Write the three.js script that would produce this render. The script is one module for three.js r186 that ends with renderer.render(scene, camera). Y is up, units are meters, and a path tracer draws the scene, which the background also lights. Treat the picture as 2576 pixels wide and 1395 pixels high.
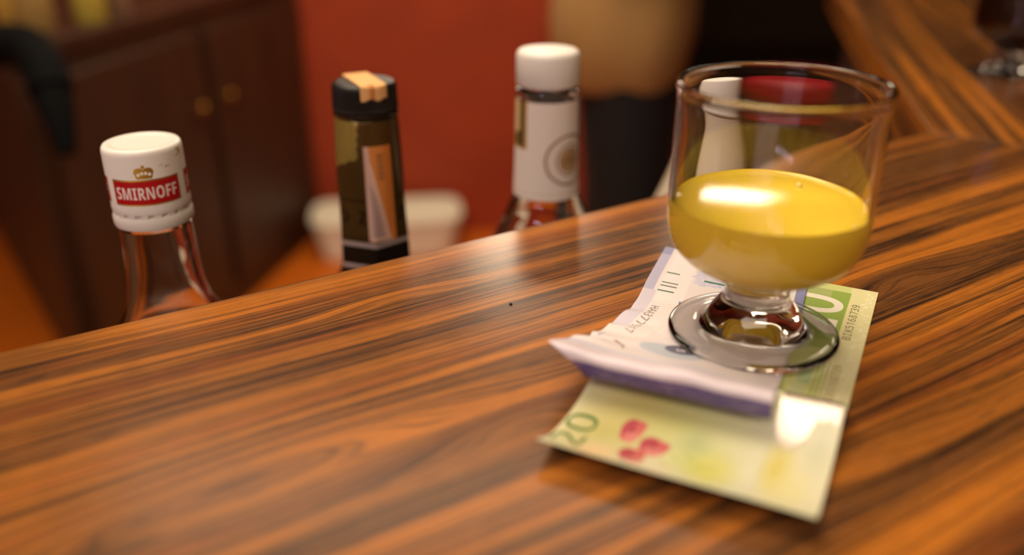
import * as THREE from 'three';
import { RectAreaLightUniformsLib } from 'three/addons/lights/RectAreaLightUniformsLib.js';
import { ImprovedNoise } from 'three/addons/math/ImprovedNoise.js';
import { RoundedBoxGeometry } from 'three/addons/geometries/RoundedBoxGeometry.js';
import { MarchingCubes } from 'three/addons/objects/MarchingCubes.js';
import { mergeGeometries } from 'three/addons/utils/BufferGeometryUtils.js';

// ---------------------------------------------------------------- camera, lights, exposure
const W = 2576, H = 1395, FOCAL = 2200, PITCH = THREE.MathUtils.degToRad(25);
const TOP = 1.05;                       // height of the bar top
const EYE = 0.14;                       // camera above the bar top
const scene = new THREE.Scene();
scene.background = new THREE.Color(0x000000);
const renderer = new THREE.WebGLRenderer();
renderer.toneMapping = THREE.LinearToneMapping;
renderer.toneMappingExposure = 1.24;
renderer.shadowMap.enabled = true;
RectAreaLightUniformsLib.init();
const camera = new THREE.PerspectiveCamera(2 * Math.atan(H / 2 / FOCAL) * 180 / Math.PI, W / H, 0.02, 40);
camera.position.set(0, TOP + EYE, 0);
camera.rotation.set(-PITCH, 0, 0);
camera.focus = 0.316;
camera.userData.fStop = 3.6;
scene.add(camera);

const WARM = new THREE.Color().setRGB(1, 0.83, 0.60), VIOLET = new THREE.Color().setRGB(0.45, 0.25, 1.0), PALE = new THREE.Color().setRGB(0.86, 0.78, 1.0);
// ceiling panels: [x, z, width, depth, radiance]; pendant lamps: place of the glowing face, its radius and radiance
const PANELS = [
  { at: [-0.6, -0.75], size: [1.6, 1.0], power: 5.6, label: 'warm ceiling light panel above the bar top' },
  { at: [-0.35, -2.2], size: [1.8, 0.5], power: 2.2, label: 'added warm ceiling light panel above the red wall' },  // unseen panel, added to raise the ambient light behind the bar
  { at: [-0.3, 1.25], size: [2.2, 1.0], power: 4.2, label: 'added warm ceiling light panel above the guests side' },  // unseen panel, added as fill for the drink and the cap sides
];
const PENDANTS = [
  { at: [-0.30, 1.62, -2.25], r: 0.12, power: 24, color: WARM, label: 'dark drum pendant lamp hanging over the white tub' },
  { at: [0.62, 1.90, -2.35], r: 0.13, power: 18, color: WARM, label: 'dark drum pendant lamp hanging before the dark doorway' },
];

// ---------------------------------------------------------------- helpers
const noise = new ImprovedNoise();
const N2 = (x, y, z = 0) => noise.noise(x, y, z);
let seed = 7; const rnd = () => (seed = (seed * 16807) % 2147483647) / 2147483647;
const lerp = (a, b, t) => a + (b - a) * t, clamp = (x, a = 0, b = 1) => Math.min(b, Math.max(a, x));
const smooth = (a, b, x) => { const t = clamp((x - a) / (b - a)); return t * t * (3 - 2 * t); };
const COS = Math.cos(PITCH), SIN = Math.sin(PITCH);
// where the sight line through a pixel of the photograph meets the level `up` metres above the bar top
function onBar(px, py, up = 0) {
  const X = (px - W / 2) / FOCAL, Y = -(py - H / 2) / FOCAL, dy = Y * COS - SIN, dz = -Y * SIN - COS, t = -(EYE - up) / dy;
  return new THREE.Vector3(X * t, TOP + up, dz * t);
}
const taken = {};
function numbered(name) { taken[name] = (taken[name] ?? -1) + 1; return taken[name] ? `${name}_${String(taken[name]).padStart(3, '0')}` : name; }
function shadows(m) { m.castShadow = m.receiveShadow = true; return m; }
function mesh(name, geometry, material, parent) { const m = shadows(new THREE.Mesh(geometry, material)); m.name = parent ? name : numbered(name); (parent ?? scene).add(m); return m; }
function thing(name, label, category, [x, y, z] = [0, 0, 0], turn = 0, group) {
  const o = new THREE.Group(); o.name = numbered(name); o.position.set(x, y, z); o.rotation.y = turn; o.userData = { label, category };
  if (group) o.userData.group = group;
  scene.add(o); return o;
}
function structure(name, geometry, material, label) { const m = mesh(name, geometry, material); m.userData = { kind: 'structure', label, category: name.split('_')[0] }; return m; }
function box(w, h, d, x = 0, y = 0, z = 0) { const g = new THREE.BoxGeometry(w, h, d); g.translate(x, y, z); return g; }
function rbox(w, h, d, r, x = 0, y = 0, z = 0, s = 3) { const g = new RoundedBoxGeometry(w, h, d, s, r); g.translate(x, y, z); return g; }
const std = (o) => new THREE.MeshStandardMaterial(o);
const phys = (o) => new THREE.MeshPhysicalMaterial(o);

// surface of revolution from a profile [[radius, y], ...]; u runs round (u = 0.5 faces +z), v runs along the profile from `v0` to `v1`
function revolve(profile, segs = 96, o = {}) {
  const shape = o.shape ?? (() => 1), n = profile.length, nrm = [], len = [0];
  for (let i = 1; i < n; i++) len.push(len[i - 1] + Math.hypot(profile[i][0] - profile[i - 1][0], profile[i][1] - profile[i - 1][1]));
  const rows = [];
  const seg = (i) => { const dx = profile[i + 1][0] - profile[i][0], dy = profile[i + 1][1] - profile[i][1], l = Math.hypot(dx, dy) || 1; return [dy / l, -dx / l]; };
  for (let i = 0; i < n; i++) {
    const a = i > 0 ? seg(i - 1) : seg(0), b = i < n - 1 ? seg(i) : a;
    if (a[0] * b[0] + a[1] * b[1] < 0.72) { rows.push([i, a]); rows.push([i, b, true]); }
    else { const l = Math.hypot(a[0] + b[0], a[1] + b[1]); rows.push([i, [(a[0] + b[0]) / l, (a[1] + b[1]) / l]]); }
  }
  const P = [], Nn = [], U = [], I = [];
  for (const [i, nm] of rows) for (let k = 0; k <= segs; k++) {
    const u = k / segs, a = (u - 0.5) * 2 * Math.PI, [r, y] = profile[i], q = r * shape(a, y);
    P.push(q * Math.sin(a), y, q * Math.cos(a)); U.push(u, o.vy ? (y - o.vy[0]) / (o.vy[1] - o.vy[0]) : len[i] / len[n - 1]);
    Nn.push(nm[0] * Math.sin(a), nm[1], nm[0] * Math.cos(a));
  }
  for (let j = 0; j + 1 < rows.length; j++) {
    if (rows[j + 1][2]) continue;
    for (let k = 0; k < segs; k++) { const a = j * (segs + 1) + k, b = a + segs + 1; I.push(a, a + 1, b, a + 1, b + 1, b); }
  }
  const g = new THREE.BufferGeometry();
  g.setAttribute('position', new THREE.Float32BufferAttribute(P, 3)); g.setAttribute('normal', new THREE.Float32BufferAttribute(Nn, 3)); g.setAttribute('uv', new THREE.Float32BufferAttribute(U, 2)); g.setIndex(I);
  if (o.shape) g.computeVertexNormals();
  return g;
}
// rounds the corners of a profile with a Catmull-Rom curve through its points
function curve(points, n = 60) { return new THREE.CatmullRomCurve3(points.map(([x, y]) => new THREE.Vector3(x, y, 0)), false, 'centripetal').getPoints(n).map((p) => [Math.max(0, p.x), p.y]); }
function tube(points, r, seg = 40, rs = 12) { return new THREE.TubeGeometry(new THREE.CatmullRomCurve3(points.map((p) => new THREE.Vector3(...p))), seg, r, rs, false); }
// a sheet of thickness t over P(u, v)
function sheet(P, nu, nv, t) {
  const g = new THREE.BufferGeometry(), pos = [], uv = [], I = [], side = (nu + 1) * (nv + 1), e = 1e-3;
  const at = (u, v) => P(clamp(u), clamp(v));
  for (let s = 0; s < 2; s++) for (let j = 0; j <= nv; j++) for (let i = 0; i <= nu; i++) {
    const u = i / nu, v = j / nv, p = at(u, v);
    const du = at(u + e, v).sub(at(u - e, v)), dv = at(u, v + e).sub(at(u, v - e)), n = du.cross(dv).normalize();
    p.addScaledVector(n, s ? -t / 2 : t / 2); pos.push(p.x, p.y, p.z); uv.push(u, v);
  }
  const id = (s, i, j) => s * side + j * (nu + 1) + i;
  for (let j = 0; j < nv; j++) for (let i = 0; i < nu; i++) {
    I.push(id(0, i, j), id(0, i + 1, j), id(0, i + 1, j + 1), id(0, i, j), id(0, i + 1, j + 1), id(0, i, j + 1));
    I.push(id(1, i, j), id(1, i + 1, j + 1), id(1, i + 1, j), id(1, i, j), id(1, i, j + 1), id(1, i + 1, j + 1));
  }
  const rim = [];
  for (let i = 0; i < nu; i++) { rim.push([i, 0, i + 1, 0]); rim.push([i + 1, nv, i, nv]); }
  for (let j = 0; j < nv; j++) { rim.push([nu, j, nu, j + 1]); rim.push([0, j + 1, 0, j]); }
  for (const [a, b, c, d] of rim) I.push(id(0, a, b), id(1, a, b), id(1, c, d), id(0, a, b), id(1, c, d), id(0, c, d));
  g.setAttribute('position', new THREE.Float32BufferAttribute(pos, 3)); g.setAttribute('uv', new THREE.Float32BufferAttribute(uv, 2)); g.setIndex(I); g.computeVertexNormals();
  return g;
}
function canvasTexture(w, h, draw) {
  const c = document.createElement('canvas'); c.width = w; c.height = h; draw(c.getContext('2d'), w, h);
  const t = new THREE.CanvasTexture(c); t.colorSpace = THREE.SRGBColorSpace; t.anisotropy = 8; return t;
}
function dataTexture(w, h, f, srgb = true, wrap = THREE.RepeatWrapping) {
  const d = new Uint8Array(w * h * 4);
  for (let j = 0; j < h; j++) for (let i = 0; i < w; i++) { const c = f(i / w, j / h), k = 4 * (j * w + i); d[k] = clamp(c[0], 0, 255); d[k + 1] = clamp(c[1], 0, 255); d[k + 2] = clamp(c[2], 0, 255); d[k + 3] = 255; }
  const t = new THREE.DataTexture(d, w, h); t.magFilter = t.minFilter = THREE.LinearFilter; t.wrapS = t.wrapT = wrap; if (srgb) t.colorSpace = THREE.SRGBColorSpace; t.needsUpdate = true; return t;
}

// ---------------------------------------------------------------- the bar: plan of its inner edge, read from the photograph
const EL = onBar(0, 885), EK = onBar(2340, 330), EM = onBar(2120, 0);
const E1 = EK.clone().sub(EL).setY(0).normalize(), E2 = EM.clone().sub(EK).setY(0).normalize();
const NRM = new THREE.Vector3(-E1.z, 0, E1.x), NRM2 = new THREE.Vector3(-E2.z, 0, E2.x);   // towards the guests' side
const LK = EK.clone().sub(EL).dot(E1), DEEP = 0.56, THICK = 0.034;
const plan = (a, b) => EL.clone().addScaledVector(E1, a).addScaledVector(NRM, b);          // a along the edge, b in from it
const planOf = (p) => { const d = p.clone().sub(EL); return [d.dot(E1), d.dot(NRM)]; };

// wood-grain laminate: a = metres along the grain, b = across
const knots = [[1000, 742, 0.026, 0.006, 0.006], [1310, 1045, 0.034, 0.007, 0.008], [770, 1120, 0.06, 0.011, 0.012], [2255, 690, 0.034, 0.008, 0.008], [420, 1270, 0.045, 0.008, 0.007], [2140, 1130, 0.045, 0.007, 0.006], [1830, 1350, 0.05, 0.008, 0.006]].map(([x, y, l, w, h]) => { const [a, b] = planOf(onBar(x, y)); return { a, b, l, w, h }; });
const WOOD_A0 = -0.2, WOOD_A = 1.0, WOOD_B0 = -0.01, WOOD_B = 0.5;
function grain(a, b) {
  let s = b + 0.0055 * N2(a * 2.0, b * 5, 3.1) + 0.0022 * N2(a * 6.5, b * 24, 9.4) + 0.0005 * N2(a * 24, b * 90, 1.7), eye = 0;
  for (const k of knots) { const da = (a - k.a) / k.l, db = (b - k.b) / k.w, r = da * da + db * db; if (r < 9) { const q = Math.exp(-r); s += k.h * q; eye = Math.max(eye, q); } }
  const band = smooth(-0.28, 0.32, N2(s * 55, a * 1.2, 11) * 0.75 + N2(s * 150, a * 2.4, 5) * 0.5);     // orange and brown bands
  const red = N2(s * 80, a * 1.6, 31), tone = N2(s * 240, a * 4, 13);
  const fine = N2(s * 640, a * 6, 23), hair = N2(s * 1500, a * 17, 41), line = 1 - Math.abs(N2(s * 130, a * 1.5, 77)) * 13, thin = 1 - Math.abs(N2(s * 330, a * 3, 91)) * 9;
  const pore = N2(b * 1700, a * 75, 57), fleck = N2(b * 1200, a * 170, 63);
  let dark = smooth(-0.05, 0.45, fine) * (0.16 + 0.34 * band) + smooth(0.0, 0.45, hair) * (0.2 + 0.26 * band) + smooth(0.1, 1, line) * 0.36 + smooth(0.2, 1, thin) * 0.36 * (0.12 + band) + smooth(0.08, 0.5, pore) * (0.16 + 0.2 * band) + 0.16 * tone;
  dark = clamp(dark * (1 - 0.3 * eye));
  const orange = [182, 109, 38], brown = [102, 65, 36], rust = [120, 65, 32], deep = [42, 29, 21];
  const rr = smooth(0.0, 0.5, red) * 0.7;
  return [0, 1, 2].map((i) => lerp(lerp(lerp(orange[i], brown[i], band * 0.85), rust[i], rr), deep[i], dark) + 6 * pore + 5 * fleck);
}
const woodMap = dataTexture(2048, 2048, (u, v) => grain(WOOD_A0 + u * WOOD_A, WOOD_B0 + v * WOOD_B), true, THREE.MirroredRepeatWrapping);
const woodTop = phys({ name: 'wood_grain_laminate', map: woodMap, roughness: 0.22, specularIntensity: 0.8 });

// slab over a plan outline (points [x, z]) with its own grain direction
function slab(outline, y0, y1, uvOf, bevel = 0.0008) {
  const g = new THREE.ExtrudeGeometry(new THREE.Shape(outline.map(([x, z]) => new THREE.Vector2(x, -z))), { depth: y1 - y0 - 2 * bevel, bevelEnabled: bevel > 0, bevelSize: bevel, bevelThickness: bevel, bevelOffset: -bevel, bevelSegments: 3, steps: 1 });
  g.rotateX(-Math.PI / 2); g.translate(0, y0 + bevel, 0);
  const p = g.attributes.position, uv = g.attributes.uv;
  for (let i = 0; i < p.count; i++) { const [a, b] = uvOf(new THREE.Vector3(p.getX(i), TOP, p.getZ(i)), p.getY(i)); uv.setXY(i, a, b); }
  return g;
}
const woodUV = (a, b) => [(a - WOOD_A0) / WOOD_A, (b - WOOD_B0) / WOOD_B];
const miter = NRM.clone().add(NRM2).normalize(), mLen = DEEP / miter.dot(NRM), KO = EK.clone().addScaledVector(miter, mLen), LONG2 = 0.78;
const xz = (p) => [p.x, p.z];
const bar = thing('bar_counter', 'angled bar counter with glossy rosewood grain laminate top', 'counter');
mesh('worktop', slab([plan(-0.75, 0), EK, KO, plan(-0.75, DEEP)].map(xz), TOP - THICK, TOP, (p, y) => { const [a, b] = planOf(p); return woodUV(a, b + (TOP - y)); }), woodTop, bar);
mesh('worktop', slab([EK, EK.clone().addScaledVector(E2, LONG2), EK.clone().addScaledVector(E2, LONG2).addScaledVector(NRM2, DEEP), KO].map(xz), TOP - THICK, TOP, (p, y) => { const d = p.clone().sub(EK); return woodUV(d.dot(E2) + 0.05, 0.44 - d.dot(NRM2) * 0.9 + (TOP - y)); }), woodTop, bar);
const barSide = std({ name: 'dark_stained_bar_panel', color: 0x3a2114, roughness: 0.6 });
const inset = (e, n, o, a, b) => o.clone().addScaledVector(e, a).addScaledVector(n, b);
mesh('bar_body', slab([inset(E1, NRM, EL, -0.74, 0.03), inset(E1, miter, EK, 0, 0.034), EK.clone().addScaledVector(miter, mLen - 0.2), inset(E1, NRM, EL, -0.74, DEEP - 0.18)].map(xz), 0, TOP - THICK, () => [0, 0], 0), barSide, bar);
mesh('bar_body', slab([EK.clone().addScaledVector(miter, 0.034), inset(E2, NRM2, EK, LONG2 - 0.01, 0.03), inset(E2, NRM2, EK, LONG2 - 0.01, DEEP - 0.18), EK.clone().addScaledVector(miter, mLen - 0.2)].map(xz), 0, TOP - THICK, () => [0, 0], 0), barSide, bar);

// ---------------------------------------------------------------- the room
const BACK = -2.95, LEFT = -2.6, RIGHT = 2.9, FRONT = 2.6, CEIL = 2.75, T = 0.12;
const plaster = (c, r = 0.75) => { const col = new THREE.Color(c); const t = dataTexture(256, 256, (u, v) => { const n = 1 + 0.06 * N2(u * 9, v * 9, 2) + 0.04 * N2(u * 40, v * 40, 7); return [255 * 0.92 * n, 255 * 0.92 * n, 255 * 0.92 * n]; }, true); t.repeat.set(2, 2); return std({ color: col, roughness: r, map: t }); };
const redPaint = plaster(0xa43603), brownPaint = plaster(0x6b4a30), ceilPaint = plaster(0x7a5a3c), floorTone = plaster(0xd46a14, 0.42);
const FL = 0.06;
structure('floor', box(RIGHT - LEFT + 2 * T, FL, FRONT - BACK + 2 * T, (LEFT + RIGHT) / 2, -FL / 2, (FRONT + BACK) / 2), floorTone, 'reddish orange floor behind the bar');
structure('ceiling', box(RIGHT - LEFT + 2 * T, T, FRONT - BACK + 2 * T, (LEFT + RIGHT) / 2, CEIL + T / 2, (FRONT + BACK) / 2), ceilPaint, 'cream plaster ceiling of the bar room');
structure('wall_left', box(T, CEIL, FRONT - BACK, LEFT - T / 2, CEIL / 2, (FRONT + BACK) / 2), brownPaint, 'brown side wall beyond the cabinet');
structure('wall_right', box(T, CEIL, FRONT - BACK, RIGHT + T / 2, CEIL / 2, (FRONT + BACK) / 2), brownPaint, 'brown side wall beyond the angled counter');
structure('wall_front', box(RIGHT - LEFT + 2 * T, CEIL, T, (LEFT + RIGHT) / 2, CEIL / 2, FRONT + T / 2), brownPaint, 'brown wall on the guests side');
const DO0 = 0.36, DO1 = 2.35, DOH = 2.15;
structure('wall_back', mergeGeometries([box(DO0 - LEFT + T, CEIL, T, (DO0 + LEFT - T) / 2, CEIL / 2, BACK - T / 2), box(RIGHT + T - DO1, CEIL, T, (RIGHT + T + DO1) / 2, CEIL / 2, BACK - T / 2), box(DO1 - DO0, CEIL - DOH, T, (DO0 + DO1) / 2, (CEIL + DOH) / 2, BACK - T / 2)]), redPaint, 'red painted wall behind the bar with a wide doorway');
// the unlit room beyond the doorway
const RD = 3.6, RB = BACK - T - RD;
structure('wall_back_room', mergeGeometries([box(DO1 - DO0 + 0.6, CEIL, T, (DO0 + DO1) / 2, CEIL / 2, RB - T / 2), box(T, CEIL, RD, DO0 - 0.3 - T / 2, CEIL / 2, RB + RD / 2), box(T, CEIL, RD, DO1 + 0.3 + T / 2, CEIL / 2, RB + RD / 2), box(DO1 - DO0 + 0.8, T, RD, (DO0 + DO1) / 2, CEIL + T / 2, RB + RD / 2), box(DO1 - DO0 + 0.8, FL, RD, (DO0 + DO1) / 2, -FL / 2, RB + RD / 2)]), brownPaint, 'unlit brown room beyond the doorway');

// ---------------------------------------------------------------- lamps
const blackMetal = std({ color: 0x1c1714, roughness: 0.45, metalness: 0.6 });
for (const L of PENDANTS) {
  const [x, y, z] = L.at, t = thing('pendant_lamp', L.label, 'lamp', [x, y, z]);
  mesh('shade', revolve([[L.r + 0.004, -0.02], [L.r + 0.008, -0.02], [L.r + 0.008, 0.16], [0.02, 0.2], [0.02, 0.196], [L.r + 0.004, 0.157], [L.r + 0.004, -0.02]], 64), blackMetal, t);
  mesh('cord', new THREE.CylinderGeometry(0.004, 0.004, CEIL - y - 0.195, 10).translate(0, (CEIL - y + 0.195) / 2, 0), blackMetal, t);
  mesh('lamp_diffuser', new THREE.CylinderGeometry(L.r, L.r, 0.006, 64).translate(0, 0.004, 0), std({ name: 'lamp_glow', color: 0xffffff, roughness: 0.6, emissive: L.color, emissiveIntensity: L.power * 0.25 }), t);
  const s = L.r * Math.sqrt(Math.PI), a = new THREE.RectAreaLight(L.color, L.power, s, s);
  a.position.set(0, -0.002, 0); a.rotation.x = -Math.PI / 2; a.name = 'pendant_area'; t.add(a);
}
for (const L of PANELS) {
  const t = thing('ceiling_light', L.label, 'lamp', [L.at[0], CEIL, L.at[1]]), [w, d] = L.size;
  mesh('frame', mergeGeometries([box(w + 0.06, 0.05, 0.03, 0, -0.025, d / 2 + 0.015), box(w + 0.06, 0.05, 0.03, 0, -0.025, -d / 2 - 0.015), box(0.03, 0.05, d, w / 2 + 0.015, -0.025, 0), box(0.03, 0.05, d, -w / 2 - 0.015, -0.025, 0)]), blackMetal, t);
  mesh('lamp_diffuser', box(w, 0.01, d, 0, -0.03, 0), std({ name: 'lamp_glow', color: 0xffffff, roughness: 0.6, emissive: WARM, emissiveIntensity: L.power * 0.2 }), t);
  const a = new THREE.RectAreaLight(WARM, L.power, w, d); a.position.set(0, -0.037, 0); a.rotation.x = -Math.PI / 2; a.name = 'panel_area'; t.add(a);
}
{ // pale wall lamp above the red wall's doorway side
  const t = thing('wall_lamp', 'cream glass wall lamp fixed high on the red wall', 'lamp', [0.04, 1.98, BACK]);
  mesh('backplate', rbox(0.12, 0.3, 0.02, 0.006, 0, 0, 0.01), blackMetal, t);
  mesh('lamp_shade', new THREE.CylinderGeometry(0.17, 0.17, 0.36, 48, 1, false, -Math.PI / 2, Math.PI).scale(1, 1, 0.5).translate(0, 0, 0.02), std({ name: 'lamp_glow', color: 0xffffff, roughness: 0.5, emissive: WARM, emissiveIntensity: 1.2 }), t);
  const a = new THREE.RectAreaLight(WARM, 8, 0.34, 0.36); a.position.set(0, 0, 0.11); a.rotation.y = Math.PI; a.name = 'wall_lamp_area'; t.add(a);
}
// pale violet tube lamp on the guests' side and two small violet bulbs
const tubeLamp = thing('tube_lamp', 'pale violet tube lamp fixed to the wall on the guests side', 'lamp', [-1.5, 1.9, FRONT - 0.06], Math.PI);
mesh('fixture', rbox(1.5, 0.07, 0.05, 0.01, 0, 0, -0.01), blackMetal, tubeLamp);
mesh('lamp_tube', new THREE.CylinderGeometry(0.018, 0.018, 1.42, 20).rotateZ(Math.PI / 2).translate(0, 0, 0.035), std({ color: 0xffffff, emissive: PALE, emissiveIntensity: 6 }), tubeLamp);
{ const a = new THREE.RectAreaLight(PALE, 24, 1.42, 0.05); a.position.set(0, 0, 0.06); a.rotation.y = Math.PI; a.name = 'tube_area'; tubeLamp.add(a); }
[[-1.04, 2.24, 0.82], [-0.95, 2.27, 0.84]].forEach(([x, y, z]) => {
  const t = thing('violet_bulb_lamp', 'small violet bulb hanging on a wire behind the guests seats', 'lamp', [x, y, z], 0, 'violet bulbs on the guests side');
  mesh('bulb', new THREE.SphereGeometry(0.012, 20, 14), std({ color: 0x8a60ff, emissive: VIOLET, emissiveIntensity: 60 }), t);
  mesh('cord', new THREE.CylinderGeometry(0.0015, 0.0015, CEIL - y - 0.012, 8).translate(0, (CEIL - y + 0.012) / 2, 0), blackMetal, t);
  const p = new THREE.PointLight(VIOLET, 0.12); p.shadow.radius = 0.5; p.castShadow = true; t.add(p);
});

// ---------------------------------------------------------------- bottle rail behind the bar
const RAIL = TOP - 0.255, railMetal = std({ name: 'brushed_steel', color: 0x9a948c, metalness: 1, roughness: 0.38 });
const railTurn = Math.atan2(-E1.z, E1.x), rc = plan(LK / 2 - 0.05, -0.075);
const rail = thing('bottle_rail', 'steel bottle rail mounted along the inner side of the bar', 'rail', [rc.x, RAIL, rc.z], railTurn);
mesh('rail_floor', rbox(0.66, 0.006, 0.15, 0.002, 0, -0.003, 0), railMetal, rail);
for (const x of [-0.25, 0.25]) mesh('bracket', rbox(0.02, 0.1, 0.11, 0.003, x, -0.056, 0.045), railMetal, rail);

// ---------------------------------------------------------------- bottles
const faceCamera = (x, z) => Math.atan2(-x, -z);
const clearGlass = (tint = 0xffffff, far = 0.06) => phys({ color: 0xffffff, roughness: 0.02, transmission: 1, thickness: 0.003, ior: 1.5, attenuationColor: new THREE.Color(tint), attenuationDistance: far, specularIntensity: 1 });
const whitePlastic = phys({ name: 'white_plastic', color: 0xe6dfd6, roughness: 0.38 });

// 1. vodka bottle with printed white cap
{
  const x = -0.153, z = -0.3503, b = thing('vodka_bottle', 'clear glass vodka bottle with white screw cap bearing a red label and gold crown', 'bottle', [x, RAIL, z], faceCamera(x, z)), o = TOP - RAIL;
  const Y = (h) => o + h;
  const outer = [[0, 0.004], [0.02, 0.002], [0.034, 0], [0.0378, 0.003], [0.0388, 0.012], ...curve([[0.0388, 0.03], [0.0388, 0.09], [0.0388, Y(-0.085)], [0.0372, Y(-0.066)], [0.0310, Y(-0.053)], [0.0235, Y(-0.0435)], [0.0182, Y(-0.034)], [0.0160, Y(-0.025)], [0.0150, Y(-0.008)], [0.0147, Y(0.003)]], 70), [0.0132, Y(0.004)], [0.0132, Y(0.036)], [0.0128, Y(0.037)]];
  const inner = [[0.0102, Y(0.037)], [0.0102, Y(0.004)], ...curve([[0.0108, Y(-0.004)], [0.0122, Y(-0.022)], [0.0150, Y(-0.034)], [0.0205, Y(-0.0455)], [0.0282, Y(-0.0555)], [0.0342, Y(-0.068)], [0.0358, Y(-0.086)], [0.0358, 0.09], [0.0358, 0.014]], 60), [0.03, 0.008], [0, 0.009]];
  mesh('glass_body', revolve([...outer, ...inner], 96), clearGlass(0xe8f0ea, 0.12), b);
  const wrap = canvasTexture(2048, 512, (g, w, h) => {
    g.fillStyle = '#efe9e2'; g.fillRect(0, 0, w, h);
    const ph = 0.0387 - 0.0115, yy = (m) => (0.0387 - m) / ph * h, one = w / 3;
    for (let k = 0; k < 3; k++) {
      const cx = w * (0.5 - 0.012) + (k - 1) * one, hw = w * 104 / 360 / 2, t = yy(0.0268), bt = yy(0.0158);
      const gold = g.createLinearGradient(cx - hw, 0, cx + hw, 0); gold.addColorStop(0, '#7a5a1c'); gold.addColorStop(0.3, '#d8b04a'); gold.addColorStop(0.6, '#96681c'); gold.addColorStop(1, '#8a5c1c');
      g.fillStyle = gold; g.fillRect(cx - hw, t, 2 * hw, bt - t);
      g.fillStyle = '#b5101a'; g.fillRect(cx - hw + 9, t + 13, 2 * hw - 18, bt - t - 24);
      g.save(); g.translate(cx, (t + bt) / 2 + 4); g.scale(0.94, 1.38); g.font = 'bold 96px sans-serif'; g.textAlign = 'center'; g.textBaseline = 'middle'; g.fillStyle = '#f0e4dc';
      const word = 'SMIRNOFF'; g.translate(-4, 2); g.scale((2 * hw - 60) / 0.94 / g.measureText(word).width, 1); g.fillText(word, 0, 0);
      g.restore();
      g.font = '20px sans-serif'; g.fillStyle = '#e0a0a0'; g.fillText('.', cx + hw - 24, bt - 30);
      // crown
      const cb = yy(0.0272), ct = yy(0.0318), cw = w * 28 / 360 / 2; g.fillStyle = gold;
      g.beginPath(); g.moveTo(cx - cw * 0.78, cb); g.lineTo(cx - cw, ct + (cb - ct) * 0.4); g.quadraticCurveTo(cx - cw * 0.95, ct, cx - cw * 0.45, ct); g.quadraticCurveTo(cx - cw * 0.1, ct, cx, ct + (cb - ct) * 0.2); g.quadraticCurveTo(cx + cw * 0.1, ct, cx + cw * 0.45, ct); g.quadraticCurveTo(cx + cw * 0.95, ct, cx + cw, ct + (cb - ct) * 0.4); g.lineTo(cx + cw * 0.78, cb); g.closePath(); g.fill();
      g.beginPath(); g.arc(cx, ct - 6, 14, 0, 7); g.fill();
      g.fillStyle = '#f4ece2'; for (const [dx, dy] of [[-0.55, 0.62], [-0.18, 0.5], [0.2, 0.5], [0.58, 0.6]]) { g.beginPath(); g.arc(cx + dx * cw, ct + (cb - ct) * dy, 13, 0, 7); g.fill(); }
    }
    // tea-coloured smudges
    for (const [u, m, r] of [[0.655, 0.0345, 16], [0.665, 0.036, 22], [0.585, 0.031, 12], [0.56, 0.0318, 8]]) { g.fillStyle = 'rgba(176,130,70,0.42)'; for (let k = 0; k < 9; k++) { g.beginPath(); g.arc(u * w + (rnd() - 0.5) * r * 4, yy(m) + (rnd() - 0.5) * r * 2, r * (0.3 + 0.4 * rnd()), 0, 7); g.fill(); } }
  });
  const cap = mesh('cap', revolve([[0.0157, Y(0.0115)], [0.0159, Y(0.0125)], [0.0158, Y(0.014)], [0.01575, Y(0.036)], [0.0155, Y(0.0375)], [0.0149, Y(0.0384)], [0.0140, Y(0.0387)]], 128, { vy: [Y(0.0115), Y(0.0387)] }), phys({ map: wrap, roughness: 0.34 }), b);
  mesh('cap_top', revolve([[0.0141, Y(0.0387)], [0.0118, Y(0.0386)], [0.0114, Y(0.0382)], [0, Y(0.0382)]], 96), whitePlastic, cap);
  mesh('cap_skirt', revolve([[0.0134, Y(0.0102)], [0.0150, Y(0.0104)], [0.0150, Y(0.0116)], [0.0157, Y(0.0116)]], 96), whitePlastic, cap);
  const ring = mesh('tamper_ring', revolve([[0.0148, Y(0.0044)], [0.0158, Y(0.0046)], [0.0161, Y(0.0056)], [0.0161, Y(0.0086)], [0.0157, Y(0.0098)], [0.0150, Y(0.0100)], [0.0133, Y(0.0100)]], 96), whitePlastic, b);
  for (let k = 0; k < 18; k++) { const a = k / 18 * 2 * Math.PI + 0.1, m = mesh('bridge', rbox(0.0032, 0.0026, 0.001, 0.0003, 0, 0, 0, 2), whitePlastic, ring); m.position.set(0.0151 * Math.sin(a), Y(0.0106), 0.0151 * Math.cos(a)); m.rotation.y = a; }
}

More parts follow.
